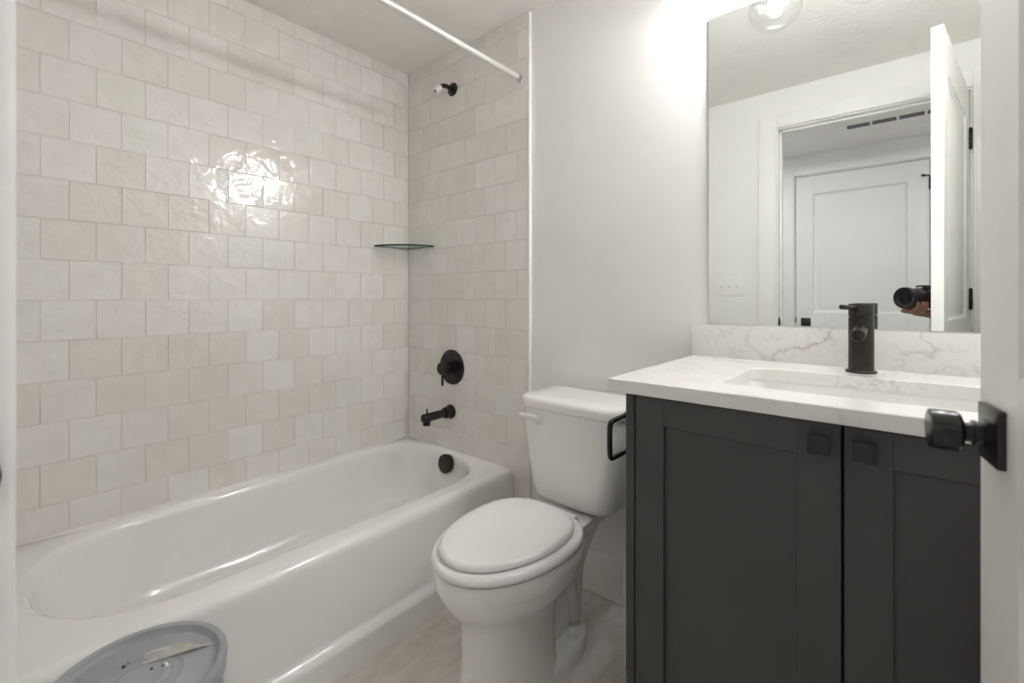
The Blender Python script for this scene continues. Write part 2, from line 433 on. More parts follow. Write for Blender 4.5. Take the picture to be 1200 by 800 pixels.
# front wall (the door wall)
bm = B()
box(bm, XL-0.005, JL-0.02, -0.115, YF, 0, H); box(bm, JR+0.02, XR+0.12, -0.115, YF, 0, H); box(bm, JL-0.02, JR+0.02, -0.115, YF, JT+0.02, H)
wf = struct(obj('wall_front', bm, M['paint'], smooth=False))
bm = B(); box(bm, XR, XR+0.115, YF, YP, 0, H)
struct(obj('wall_right', bm, M['paint'], smooth=False))
bm = B(); box(bm, -2.3, 2.1, -1.4, 1.7, -0.08, 0)
struct(obj('floor', bm, M['floor'], smooth=False))
bm = B(); box(bm, XL-0.12, XR+0.12, -0.115, YP+0.115, H, H+0.08)
struct(obj('ceiling', bm, M['ceil'], smooth=False))
# hall outside the door
HX0, HX1 = -2.2, 1.9
HDL, HDR, HDT = -0.667, 0.133, 2.098
bm = B()
box(bm, HX0-0.1, HDL-0.03, YH-0.12, YH, 0, HH); box(bm, HDR+0.03, HX1+0.1, YH-0.12, YH, 0, HH); box(bm, HDL-0.03, HDR+0.03, YH-0.12, YH, HDT+0.03, HH)
struct(obj('wall_hall', bm, M['paint'], smooth=False))
bm = B(); box(bm, HX0-0.1, HX0, YH, -0.115, 0, HH); struct(obj('wall_hall_left', bm, M['paint'], smooth=False))
bm = B(); box(bm, HX1, HX1+0.1, YH, -0.115, 0, HH); struct(obj('wall_hall_right', bm, M['paint'], smooth=False))
bm = B(); box(bm, XR+0.12, HX1+0.1, -0.115, -0.0, 0, HH+.08); struct(obj('wall_hall_near', bm, M['paint'], smooth=False))
bm = B(); box(bm, HX0-0.1, HX1+0.1, YH-0.12, -0.115, HH, HH+0.08); struct(obj('ceiling_hall', bm, M['ceil'], smooth=False))

# tile baseboard behind the toilet
bm = B()
for a, b in ((-1.213, -1.086), (-1.0845, -0.7875), (-0.786, -0.489)):
    box(bm, a, b, YP-0.010, YP-0.0002, 0.001, 0.160, bev=0.0015)
struct(obj('baseboard_back', bm, M['basetile']))
bm = B(); box(bm, -1.25, -0.682, YF, YF+0.010, 0.001, 0.160, bev=0.0015)
struct(obj('baseboard_front', bm, M['basetile']))

# door casing and jambs
def casing(bm, x0, x1, zt, yw, s, wd=0.098, th=0.0145):
    """flat casing with a small inner bead round an opening; s = +1 faces +y"""
    def bx(a, b, c, d, t): box(bm, a, b, min(yw, yw+s*t), max(yw, yw+s*t), c, d, bev=0.003)
    r = 0.006
    bx(x0-r-wd, x0-r, 0, zt+r+wd*0.8, th); bx(x1+r, x1+r+wd, 0, zt+r+wd*0.8, th); bx(x0-r, x1+r, zt+r, zt+r+wd*0.8, th)
    bx(x0-r-0.014, x0-r-0.001, 0, zt+r+0.013, th+0.002); bx(x1+r+0.001, x1+r+0.014, 0, zt+r+0.013, th+0.002); bx(x0-r, x1+r, zt+r+0.001, zt+r+0.013, th+0.002)
bm = B(); casing(bm, JL, JR, JT, YF, 1)
box(bm, JL-0.02, JL, -0.115, YF, 0, JT); box(bm, JR, JR+0.02, -0.115, YF, 0, JT); box(bm, JL-0.02, JR+0.02, -0.115, YF, JT, JT+0.02)
box(bm, JL, JL+0.011, -0.075, -0.036, 0, JT, bev=0.002); box(bm, JR-0.011, JR, -0.075, -0.036, 0, JT, bev=0.002); box(bm, JL, JR, -0.075, -0.036, JT-0.011, JT, bev=0.002)
casing(bm, JL, JR, JT, -0.115, -1, wd=0.09)
t2 = struct(obj('trim_2', bm, M['trim']))
bm = B(); lathe(bm, (JL+0.0005, -0.018, 0.987), (1, 0, 0), [(-0.002, 0.030), (0.002, 0.030), (0.003, 0.028)], 24)
for v in bm.verts:
    if v.co.y > 0.0: v.co.x += 0.012*(v.co.y/0.012)
obj('strike_plate', bm, M['black'], t2)
bm = B(); casing(bm, HDL-0.004, HDR+0.004, HDT+0.004, YH, 1, wd=0.09)
box(bm, HDL-0.026, HDL-0.004, YH-0.1, YH, 0, HDT+0.004); box(bm, HDR+0.004, HDR+0.026, YH-0.1, YH, 0, HDT+0.004); box(bm, HDL-0.026, HDR+0.026, YH-0.1, YH, HDT+0.004, HDT+0.026)
struct(obj('trim_3', bm, M['trim']))

# ------------------------------------------------------------------ doors
def rect(x0, x1, z0, z1, y): return [Vector((x0, y, z0)), Vector((x1, y, z0)), Vector((x1, y, z1)), Vector((x0, y, z1))]
def door_leaf(W, Ht, T=0.035, st=0.118, panels=((0.24, 0.86), (1.045, 1.965))):
    bm = B()
    box(bm, 0, st, 0, T, 0.008, Ht, bev=0.0015, seg=1); box(bm, W-st, W, 0, T, 0.008, Ht, bev=0.0015, seg=1)
    zs = [0.008] + [q for p in panels for q in p] + [Ht]
    for i in range(0, len(zs), 2): box(bm, st, W-st, 0, T, zs[i], zs[i+1])
    for (a, b) in panels:
        for y, s in ((0, 1), (T, -1)):
            rg = []
            for ins, dp in ((0, 0), (0.004, 0.006), (0.014, 0.011), (0.024, 0.011), (0.046, 0.004), (0.05, 0.0036)):
                rg.append(rect(st+ins, W-st-ins, a+ins, b-ins, y+s*dp))
            loft(bm, rg, cap0=False, cap1=True)
    return bm
def knob_bm(o, n, up=Vector((0, 0, 1))):
    """door knob: cylinder head on a ringed neck, n = outward"""
    b = B(); n = Vector(n)
    lathe(b, o, n, [(0.006, 0.017), (0.011, 0.017), (0.0115, 0.0125), (0.016, 0.0125), (0.0165, 0.0145), (0.020, 0.0145), (0.0205, 0.011), (0.028, 0.011), (0.029, 0.016), (0.031, 0.021), (0.034, 0.0235), (0.057, 0.0235), (0.0585, 0.0225), (0.059, 0.021)], 36)
    return b
DW = 0.82
hx, hy = 0.2317, 0.016
dd = Vector((-0.152, 0.988)); da = math.atan2(dd.y, dd.x)
door = bpy.data.objects.new('door_1', None); C.objects.link(door); struct(door)
door.location = (hx, hy, 0); door.rotation_euler = (0, 0, da)
obj('leaf', door_leaf(DW, 2.112), M['door'], door, local=True)
for y0, y1, s in ((0.035, 0.0425, 1), (-0.0075, 0.0, -1)):
    bm = B(); kx = DW-0.054
    box(bm, kx-0.0325, kx+0.0325, y0, y1, 0.971-0.0325, 0.971+0.0325, bev=0.001)
    r_ = obj('knob_rose', bm, M['black'], door, local=True)
    obj('door_knob', knob_bm((kx, 0.035 if s > 0 else 0, 0.971), (0, s, 0)), M['black'], r_, local=True)
bm = B(); box(bm, DW-0.0005, DW+0.001, 0.005, 0.030, 0.942, 1.000); box(bm, DW, DW+0.009, 0.011, 0.024, 0.962, 0.980, bev=0.003)
obj('latch', bm, M['black'], door, local=True)
for z in (0.28, 1.125, 1.885):
    bm = B(); cyl(bm, (0.002, -0.006, z-0.048), (0.002, -0.006, z+0.048), 0.0068, 14, 0.002)
    for q in (-0.052, 0.048): cyl(bm, (0.002, -0.006, z+q), (0.002, -0.006, z+q+0.004), 0.0045, 12)
    box(bm, -0.0025, 0.0, -0.004, 0.030, z-0.047, z+0.047)
    box(bm, -0.004, 0.002, -0.0075, -0.0045, z-0.047, z+0.047)
    obj('hinge', bm, M['black'], door, local=True)

d2 = bpy.data.objects.new('door_2', None); C.objects.link(d2); struct(d2); d2.location = (HDL, YH-0.045, 0)
obj('leaf', door_leaf(HDR-HDL, HDT, panels=((0.24, 0.85), (1.015, 1.955))), M['door'], d2, local=True)
kx = 0.068
bm = B(); box(bm, kx-0.0325, kx+0.0325, 0.035, 0.0425, 0.938-0.0325, 0.938+0.0325, bev=0.001)
r_ = obj('knob_rose', bm, M['black'], d2, local=True)
obj('door_knob', knob_bm((kx, 0.035, 0.938), (0, 1, 0)), M['black'], r_, local=True)
bm = B(); box(bm, -0.008, 0.003, 0.030, 0.037, 0.935, 0.975, bev=0.001); obj('latch', bm, M['black'], d2, local=True)
for z in (0.28, 1.1, 1.93):
    bm = B(); cyl(bm, (HDR-HDL+0.002, 0.04, z-0.045), (HDR-HDL+0.002, 0.04, z+0.045), 0.0068, 14, 0.002)
    if z > 1.5:
        cyl(bm, (HDR-HDL+0.002, 0.04, z+0.052), (HDR-HDL-0.03, 0.062, z+0.052), 0.004, 12)
        cyl(bm, (HDR-HDL-0.026, 0.060, z+0.052), (HDR-HDL-0.042, 0.070, z+0.052), 0.0085, 14, 0.002)
    obj('hinge', bm, M['black'], d2, local=True)

# ------------------------------------------------------------------ bathtub
tub = thing('bathtub', 'white alcove bathtub with rolled rim along the tiled left wall', 'bathtub', (-1.68, 0.77, 0))
bm = B()
x0, y0, y1 = XL+0.0018, YF+0.001, YT-0.0015
def orr(xf, z, r=0.006): return rr(x0, xf, y0, y1, z, r, 8, 10)
def irr(a, b, c, d, z, r): return rr(a, b, c, d, z, r, 8, 10)
rings = [orr(-1.272, 0.0), orr(-1.272, 0.070), orr(-1.2722, 0.078), orr(-1.274, 0.083), orr(-1.288, 0.097), orr(-1.293, 0.1015), orr(-1.296, 0.108), orr(-1.2967, 0.116), orr(-1.3035, 0.330), orr(-1.304, 0.345),
         orr(-1.3055, 0.356), orr(-1.3105, 0.367), orr(-1.319, 0.374), orr(-1.330, 0.377, 0.008), orr(-1.340, 0.3775, 0.010)]
R0 = [0.25, 0.20, 0.29, 0.29]
def ring_in(i, z, near=None, k=1.0):
    n = i if near is None else near
    return irr(-2.016+i, -1.385-i, 0.062+n, 1.508-i*0.9, z, [max(0.08, q-i*0.35) for q in R0])
rings += [ring_in(0, 0.3775), ring_in(0.006, 0.376), ring_in(0.013, 0.370), ring_in(0.019, 0.360), ring_in(0.024, 0.345), ring_in(0.034, 0.29, 0.038), ring_in(0.052, 0.21, 0.06),
          ring_in(0.070, 0.145, 0.08), ring_in(0.083, 0.122, 0.10), ring_in(0.100, 0.106, 0.12), ring_in(0.122, 0.097, 0.145), ring_in(0.16, 0.092, 0.185), ring_in(0.24, 0.088, 0.26)]
loft(bm, rings)
obj('tub_shell', bm, M['tub'], tub, angle=60)
bm = B(); lathe(bm, (-1.682, 1.492, 0.327), (0, -1, 0.12), [(0, 0.040), (0.012, 0.044), (0.030, 0.045), (0.035, 0.043), (0.037, 0.038), (0.0365, 0.010)], 36)
obj('overflow_cover', bm, M['black'], tub)
bm = B(); lathe(bm, (-1.70, 1.27, 0.088), (0, 0, 1), [(0, 0.036), (0.003, 0.036), (0.005, 0.03), (0.012, 0.024), (0.014, 0.018)], 28)
obj('drain', bm, M['black'], tub)

# ------------------------------------------------------------------ shower and tub fittings
t = thing('shower_outlet', 'short black shower pipe with white thread cap high on the tiled wall', 'shower outlet', (-1.698, YT, 2.162))
bm = B(); lathe(bm, (-1.698, YT+0.001, 2.162), (0, -1, 0), [(0, 0.032), (0.004, 0.033), (0.009, 0.030), (0.012, 0.020), (0.013, 0.014)], 36); obj('flange', bm, M['black'], t)
bm = B(); tube(bm, [(-1.698, YT-0.008, 2.162), (-1.698, YT-0.055, 2.165), (-1.699, YT-0.078, 2.150), (-1.6995, YT-0.088, 2.139)], 0.0105, 16, sub=2); obj('arm', bm, M['black'], t)
bm = B(); dv = Vector((-0.01, -0.022, -0.024)).normalized(); o_ = Vector((-1.6985, YT-0.080, 2.148))
lathe(bm, o_, dv, [(0, 0.0125), (0.002, 0.0145), (0.034, 0.0145), (0.037, 0.013), (0.037, 0.008), (0.030, 0.0075)], 24)
cap = obj('thread_cap', bm, M['white'], t); cap['label'] = 'white plastic thread cap'
bm = B(); lathe(bm, o_, dv, [(0.031, 0.0074), (0.0372, 0.0074)], 18); obj('cap_opening', bm, M['black'], cap)

t = thing('shower_valve', 'round black shower valve with lever handle above the tub spout', 'shower valve', (-1.704, YT, 0.787))
bm = B(); lathe(bm, (-1.704, YT+0.001, 0.787), (0, -1, 0), [(0, 0.086), (0.004, 0.087), (0.008, 0.084), (0.0095, 0.060), (0.010, 0.03)], 48); obj('escutcheon', bm, M['black'], t)
bm = B(); lathe(bm, (-1.704, YT-0.009, 0.787), (0, -1, 0), [(0, 0.040), (0.004, 0.040), (0.006, 0.038), (0.0065, 0.027), (0.030, 0.027), (0.031, 0.030), (0.064, 0.030), (0.067, 0.027)], 40); hb = obj('handle', bm, M['black'], t)
bm = B(); cyl(bm, (-1.706, YT-0.062, 0.770), (-1.706, YT-0.062, 0.702), 0.0055, 14, 0.002); obj('lever', bm, M['black'], hb)

t = thing('tub_spout', 'black tub spout with diverter pin over the far end of the bathtub', 'tub spout', (-1.71, YT, 0.566))
bm = B(); lathe(bm, (-1.712, YT+0.001, 0.566), (0, -1, 0), [(0, 0.034), (0.010, 0.035), (0.013, 0.032), (0.013, 0.028), (0.040, 0.028), (0.041, 0.026), (0.046, 0.026), (0.046, 0.020)], 36); obj('flange', bm, M['black'], t)
bm = B(); lathe(bm, (-1.713, YT-0.044, 0.566), (-0.01, -1, -0.03), [(0, 0.0195), (0.100, 0.021), (0.124, 0.0215), (0.129, 0.0195), (0.131, 0.015)], 32)
cyl(bm, (-1.7145, YT-0.152, 0.56), (-1.7145, YT-0.152, 0.527), 0.0185, 24, 0.003); sp = obj('spout', bm, M['black'], t)
bm = B(); cyl(bm, (-1.7145, YT-0.150, 0.575), (-1.7145, YT-0.150, 0.606), 0.004, 12, 0.001); obj('diverter_pin', bm, M['black'], sp)

t = thing('corner_shelf', 'quarter-round clear glass shelf in the tiled shower corner', 'shelf', (XL, YT, 1.394))
bm = B(); Rr = 0.212; cx_, cy_ = XL+0.0006, YT-0.0006
out = [Vector((cx_, cy_, 0))] + [Vector((cx_+(Rr+0.006)*sin(a), cy_-Rr*cos(a), 0)) for a in [pi/2*i/28 for i in range(29)]]
loft(bm, [[p+Vector((0, 0, 1.392)) for p in out], [p+Vector((0, 0, 1.4005)) for p in out]], mi=0)
for f in bm.faces:
    if abs(f.normal.z) < 0.5 and len(f.verts) == 4: f.material_index = 0
bm.normal_update()
for f in bm.faces: f.material_index = 0 if abs(f.normal.z) > 0.5 else 1
obj('glass_pane', bm, [M['shelf'], M['shelfedge']], t, smooth=False)

t = thing('shower_curtain_rod', 'pale straight shower curtain rod across the tub opening', 'curtain rod', (-1.262, 0.77, 2.08))
rx, rz = -1.262, 2.08
bm = B(); cyl(bm, (rx, 0.03, rz), (rx, 0.60, rz), 0.0135, 24); cyl(bm, (rx, 0.58, rz), (rx, YT-0.022, rz), 0.0115, 24); obj('tube', bm, M['rod'], t)
for a, s in ((YT, -1), (YF, 1)):
    bm = B(); lathe(bm, (rx, a, rz), (0, s, 0), [(0, 0.021), (0.003, 0.0215), (0.0045, 0.018), (0.006, 0.0145), (0.026, 0.0135), (0.027, 0.0115)], 28); obj('end_cup', bm, M['chrome'], t)

# ------------------------------------------------------------------ toilet
XT = -0.888; XK = -0.870
toilet = thing('toilet', 'white two-piece toilet with closed lid between tub and dark vanity', 'toilet', (XT, 1.15, 0))
def P(u, v, z): return Vector((XT+u, YP-v, z))
def up(rings, k=1.03):
    for r in rings:
        for p in r: p.z *= k
    return rings
def egg(vb, vf, hw, z, n=64, eb=2.7, ef=2.0, wpos=0.42):
    vw = vb + (vf-vb)*wpos; pts = []
    for i in range(n):
        a = 2*pi*i/n; c, s = cos(a), sin(a)
        e = ef if s >= 0 else eb
        u = hw*math.copysign(abs(c)**(2/e), c); L = (vf-vw) if s >= 0 else (vw-vb)
        pts.append(P(u, vw+L*math.copysign(abs(s)**(2/e), s), z))
    return pts
bm = B()
RB, RF, RW = 0.292, 0.772, 0.181
loft(bm, up([egg(0.37, 0.705, 0.122, 0.0, eb=2.6), egg(0.37, 0.705, 0.122, 0.010, eb=2.6), egg(0.375, 0.698, 0.117, 0.03, eb=2.6), egg(0.38, 0.692, 0.109, 0.12, eb=2.6), egg(0.375, 0.694, 0.107, 0.19, eb=2.6),
          egg(0.36, 0.698, 0.112, 0.225), egg(0.34, 0.710, 0.128, 0.255), egg(0.325, 0.734, 0.153, 0.285), egg(0.31, 0.753, 0.169, 0.312), egg(0.30, 0.763, 0.175, 0.334), egg(0.297, 0.764, 0.1755, 0.3465),
          egg(0.295, 0.770, 0.1805, 0.349), egg(RB, RF, RW+0.002, 0.362), egg(RB, RF, RW+0.002, 0.385), egg(RB+.003, RF-0.003, RW-0.001, 0.392), egg(RB+0.02, RF-0.02, RW-0.02, 0.394)]))
# deck under the tank, running down into the trapway
def deck(hw, v0, v1, z, r): return [p for p in rr(XT-hw, XT+hw, YP-v1, YP-v0, z, r, 6, 4)]
loft(bm, up([deck(0.060, 0.20, 0.52, 0.0, 0.03), deck(0.052, 0.19, 0.52, 0.06, 0.03), deck(0.050, 0.17, 0.52, 0.20, 0.03), deck(0.053, 0.13, 0.50, 0.26, 0.03), deck(0.066, 0.085, 0.48, 0.32, 0.035), deck(0.100, 0.045, 0.44, 0.366, 0.04), deck(0.117, 0.035, 0.42, 0.384, 0.035), deck(0.119, 0.035, 0.42, 0.396, 0.035), deck(0.114, 0.04, 0.415, 0.4005, 0.03)]))
# trapway bulges on both sides
for s in (-1, 1):
    tube(bm, [P(s*0.040, 0.46, 0.10), P(s*0.040, 0.40, 0.20), P(s*0.040, 0.33, 0.225), P(s*0.040, 0.27, 0.19), P(s*0.040, 0.25, 0.10), P(s*0.040, 0.25, 0.01)], [0.024, 0.028, 0.029, 0.028, 0.026, 0.026], 16, sub=2)
# foot flange
loft(bm, [egg(0.185, 0.62, 0.122, 0.0, eb=2.2, wpos=0.42), egg(0.185, 0.62, 0.122, 0.034, eb=2.2, wpos=0.42), egg(0.189, 0.615, 0.118, 0.044, eb=2.2, wpos=0.42), egg(0.20, 0.60, 0.108, 0.0475, eb=2.2, wpos=0.42)])
obj('bowl', bm, M['china'], toilet, angle=50)
for s in (-1, 1):
    bm = B(); lathe(bm, P(s*0.080, 0.305, 0.043), (0, 0, 1), [(0, 0.0195), (0.017, 0.0185), (0.025, 0.0155), (0.030, 0.009), (0.0315, 0.002)], 24); obj('bolt_cap', bm, M['white'], toilet)
# tank
def tk(hw, v0, v1, z, r, bow=0.010):
    pts = rr(XK-hw, XK+hw, YP-v1, YP-v0, z, r, 8, 8)
    ym = YP-(v0+v1)/2
    for p in pts:
        if p.y < ym:
            q = (p.x-XK)/hw; p.y -= bow*(1-q*q)
    return pts
RT = [0.02, 0.02, 0.055, 0.055]
bm = B()
loft(bm, [tk(0.135, 0.045, 0.225, 0.418, RT), tk(0.153, 0.032, 0.243, 0.426, RT), tk(0.164, 0.028, 0.250, 0.442, RT), tk(0.170, 0.026, 0.253, 0.47, RT), tk(0.186, 0.024, 0.258, 0.575, RT), tk(0.196, 0.024, 0.260, 0.68, RT), tk(0.199, 0.024, 0.260, 0.742, RT)])
tank = obj('tank', bm, M['china'], toilet, angle=50)
bm = B(); RL = [0.02, 0.02, 0.065, 0.065]
loft(bm, [tk(0.2035, 0.020, 0.268, 0.7425, RL), tk(0.2070, 0.018, 0.272, 0.7455, RL), tk(0.2080, 0.018, 0.273, 0.766, RL), tk(0.2060, 0.019, 0.271, 0.774, RL), tk(0.2005, 0.022, 0.265, 0.7795, RL), tk(0.1925, 0.026, 0.256, 0.782, RL), tk(0.12, 0.06, 0.20, 0.7835, [0.02, 0.02, 0.04, 0.04])])
obj('tank_lid', bm, M['china'], toilet, angle=50)
bm = B(); yl = YP-0.268
lathe(bm, P(-0.084, 0.252, 0.707), (0, -1, 0), [(0, 0.014), (0.016, 0.014), (0.019, 0.011)], 20)
tube(bm, [P(-0.080, 0.272, 0.694), P(-0.084, 0.282, 0.712), P(-0.102, 0.288, 0.7175), P(-0.127, 0.288, 0.7155), P(-0.154, 0.286, 0.7145)], [0.010, 0.0095, 0.0085, 0.008, 0.007], 14, sub=2)
obj('flush_lever', bm, M['white'], tank)
# seat ring and lid
bm = B()
SB, SF, SW = 0.302, 0.777, 0.186
loft(bm, [egg(SB, SF-0.008, SW-0.008, 0.4095), egg(SB, SF, SW, 0.4140), egg(SB, SF+0.001, SW+0.001, 0.4220), egg(SB, SF-0.003, SW-0.003, 0.4305), egg(SB+.004, SF-0.011, SW-0.011, 0.4345), egg(SB+0.03, SF-0.04, SW-0.04, 0.4355)])
obj('seat', bm, M['plastic'], toilet, angle=60)
bm = B(); LB, LF, LW = 0.326, 0.7575, 0.163
loft(bm, [egg(LB, LF-0.005, LW-0.005, 0.4365, eb=2.7), egg(LB, LF, LW, 0.4400, eb=2.7), egg(LB, LF, LW, 0.4460, eb=2.7), egg(LB+.002, LF-0.004, LW-0.004, 0.4525, eb=2.7), egg(LB+.007, LF-0.012, LW-0.012, 0.4560, eb=2.7), egg(LB+.02, LF-0.035, LW-0.035, 0.4585, eb=2.7), egg(LB+0.10, LF-0.13, LW-0.10, 0.4605)])
obj('lid', bm, M['plastic'], toilet, angle=60)
for s in (-1, 1):
    bm = B(); u_ = s*0.078
    cx0 = XT+u_
    box(bm, cx0-0.019, cx0+0.019, YP-0.330, YP-0.292, 0.410, 0.428, bev=0.004)
    cyl(bm, (cx0-0.022, YP-0.316, 0.434), (cx0+0.022, YP-0.316, 0.434), 0.0095, 18, 0.003)
    obj('seat_hinge', bm, M['plastic'], toilet)
bm = B(); tube(bm, [(XT-0.13, YP-0.02, 0.18), (XT-0.13, YP-0.06, 0.18), (XT-0.14, YP-0.09, 0.22), (XT-0.15, YP-0.10, 0.41)], 0.005, 10, sub=2)
lathe(bm, (XT-0.13, YP-0.001, 0.18), (0, -1, 0), [(0, 0.025), (0.006, 0.022), (0.01, 0.010), (0.03, 0.010)], 20)
obj('supply_hose', bm, M['chrome'], toilet)

# ------------------------------------------------------------------ vanity
CX0, CX1, CYF = -0.488, 0.328, 0.972
van = thing('vanity_cabinet', 'charcoal shaker vanity cabinet with two doors under the white countertop', 'cabinet', (-0.08, 1.25, 0))
zc = TOP-0.030
bm = B(); box(bm, CX0, CX0+0.0205, CYF, YP-0.011, 0.0, zc-0.0005, bev=0.0008, seg=1); obj('side_panel', bm, M['cab'], van)
bm = B(); box(bm, CX1-0.0205, CX1, CYF, YP-0.002, 0.0, zc-0.0005, bev=0.0008, seg=1); obj('side_panel', bm, M['cab'], van)
bm = B(); box(bm, CX0+0.0205, CX1-0.0205, CYF+0.021, YP-0.002, 0.09, 0.11); box(bm, CX0+0.0205, CX1-0.0205, YP-0.012, YP-0.002, 0.11, zc-0.001)
box(bm, CX0+0.0205, CX1-0.0205, CYF+0.0205, CYF+0.028, 0.11, zc-0.001); box(bm, CX0+0.0205, CX1-0.0205, CYF+0.06, CYF+0.075, 0.0, 0.09)
obj('carcass', bm, M['dark'], van)
dl0, dr0 = CX0+0.0235, -0.0835; dl1, dr1 = -0.079, CX1-0.0235
def shaker(x0, x1, z0, z1):
    bm = B(); st = 0.0655; rl = 0.060; y0 = CYF; y1 = CYF+0.0195
    bv = 0.0008
    box(bm, x0, x0+st, y0, y1, z0, z1, bv, 1); box(bm, x1-st, x1, y0, y1, z0, z1, bv, 1)
    box(bm, x0+st-.0005, x1-st+.0005, y0, y1, z0, z0+rl, bv, 1); box(bm, x0+st-.0005, x1-st+.0005, y0, y1, z1-rl, z1, bv, 1)
    box(bm, x0+st-0.005, x1-st+0.005, y0+0.0085, y1-0.004, z0+rl-0.005, z1-rl+0.005)
    return bm
for i, (a, b, kx) in enumerate(((dl0, dr0, -0.1135), (dl1, dr1, -0.0500))):
    dr = obj('door', shaker(a, b, 0.105, zc-0.004), M['cab'], van)
    bm = B(); kz = 0.8745
    box(bm, kx-0.0165, kx+0.0165, CYF-0.024, CYF-0.018, kz-0.0165, kz+0.0165, bev=0.0015)
    box(bm, kx-0.010, kx+0.010, CYF-0.018, CYF, kz-0.010, kz+0.010, bev=0.001)
    obj('knob', bm, M['black'], dr)

ct = thing('countertop', 'white veined quartz countertop with square front edge on the dark vanity', 'countertop', (-0.08, 1.25, TOP))
SX0, SX1, SY0, SY1 = -0.308, 0.145, 1.062, 1.362
bm = B()
ox0, ox1, oy0, oy1 = -0.5265, XR-0.001, 0.9565, YP-0.0205
orr2 = lambda z, e=0: rr(ox0+e, ox1-e, oy0+e, oy1-e, z, 0.002, 6, 6)
irr2 = lambda z, e=0: rr(SX0-e, SX1+e, SY0-e, SY1+e, z, 0.035, 6, 6)
loft(bm, [orr2(TOP-0.0295, 0.001), orr2(TOP-0.0285), orr2(TOP-0.0015), orr2(TOP, 0.0015), irr2(TOP, 0.0015), irr2(TOP-0.0015), irr2(TOP-0.0285), irr2(TOP-0.0295, 0.001)], closed=True)
obj('slab', bm, M['quartz'], ct, angle=25)
bm = B(); box(bm, ox0-0.004, ox1, YP-0.020, YP-0.0003, TOP-0.029, TOP+0.1025, bev=0.0012)
bs = obj('backsplash', bm, M['quartz']); tag(bs, 'low veined quartz backsplash strip between countertop and mirror', 'backsplash')
snk = thing('undermount_sink', 'white rectangular undermount sink set in the countertop', 'sink', (-0.08, 1.21, TOP-0.15))
bm = B(); e = 0.004; zt = TOP-0.030
def sk(i, z, r=0.035): return rr(SX0-e+i, SX1+e-i, SY0-e+i, SY1+e-i, z, max(0.02, r), 6, 6)
loft(bm, [sk(-0.02, zt), sk(0, zt), sk(0.003, zt-0.006), sk(0.010, zt-0.06), sk(0.018, zt-0.10, 0.04), sk(0.032, zt-0.120, 0.05), sk(0.055, zt-0.127, 0.05), sk(0.11, zt-0.130, 0.04)], cap0=False)
loft(bm, [sk(-0.02, zt-0.001), sk(-0.02, zt-0.012), sk(-0.006, zt-0.02), sk(-0.002, zt-0.11), sk(0.03, zt-0.138), sk(0.10, zt-0.142)], cap0=False)
obj('basin', bm, M['china'], snk, angle=40)
bm = B(); lathe(bm, ((SX0+SX1)/2, 1.212, zt-0.1305), (0, 0, 1), [(0, 0.022), (0.003, 0.022), (0.004, 0.018)], 24); obj('drain', bm, M['black'], snk)

FX, FY = -0.083, 1.447
fc = thing('faucet', 'dark bronze single-hole faucet standing behind the sink', 'faucet', (FX, FY, TOP))
bm = B(); lathe(bm, (FX, FY, TOP), (0, 0, 1), [(0, 0.0325), (0.005, 0.0325), (0.0065, 0.031), (0.0065, 0.026)], 40); obj('base_flange', bm, M['bronze'], fc)
bm = B(); lathe(bm, (FX, FY, TOP), (0, 0, 1), [(0.006, 0.0265), (0.138, 0.0265), (0.1385, 0.0245), (0.1415, 0.0245)], 40); obj('body', bm, M['bronze'], fc)
bm = B(); lathe(bm, (FX, FY-0.02, 1.050), (0, -1, -0.10), [(0, 0.0145), (0.082, 0.0145), (0.085, 0.0135), (0.085, 0.011), (0.078, 0.0105)], 28); obj('spout', bm, M['bronze'], fc)
bm = B(); lathe(bm, (FX, FY, TOP), (0, 0, 1), [(0.1415, 0.0265), (0.171, 0.0265), (0.1725, 0.0255), (0.173, 0.015)], 40); hd = obj('handle', bm, M['bronze'], fc)
bm = B(); cyl(bm, (FX-0.008, FY-0.018, 1.105), (FX-0.034, FY-0.082, 1.108), 0.0058, 16, 0.0015); obj('lever', bm, M['bronze'], hd)

tp = thing('toilet_paper_holder', 'empty black toilet paper holder on the side of the vanity', 'toilet paper holder', (-0.54, 1.14, 0.75))
bm = B(); lathe(bm, (CX0+0.0006, 1.176, 0.803), (-1, 0, 0), [(0, 0.022), (0.008, 0.022), (0.009, 0.020), (0.009, 0.010)], 28); obj('mount', bm, M['black'], tp)
bm = B(); r_ = 0.007
tube(bm, [(CX0-0.006, 1.176, 0.803), (-0.590, 1.176, 0.803)], r_, 14); ball(bm, (-0.590, 1.176, 0.803), 0.0085)
tube(bm, [(-0.590, 1.176, 0.803), (-0.590, 1.105, 0.803), (-0.590, 1.088, 0.800), (-0.590, 1.083, 0.786), (-0.590, 1.083, 0.722), (-0.590, 1.088, 0.706), (-0.590, 1.104, 0.703), (-0.590, 1.225, 0.703)], r_, 14, sub=2)
obj('arm', bm, M['black'], tp)

# ------------------------------------------------------------------ mirror and vanity light
mr = thing('wall_mirror', 'large frameless wall mirror above the vanity backsplash', 'mirror', (-0.08, YP, 1.5))
bm = B(); box(bm, -0.482, 0.322, YP-0.0075, YP-0.0015, TOP+0.1040, 2.031, bev=0.0012)
bm.normal_update()
for f in bm.faces: f.material_index = 0 if f.normal.y < -0.9 else 1
obj('glass', bm, [M['mirror'], M['mirroredge']], mr, smooth=False)

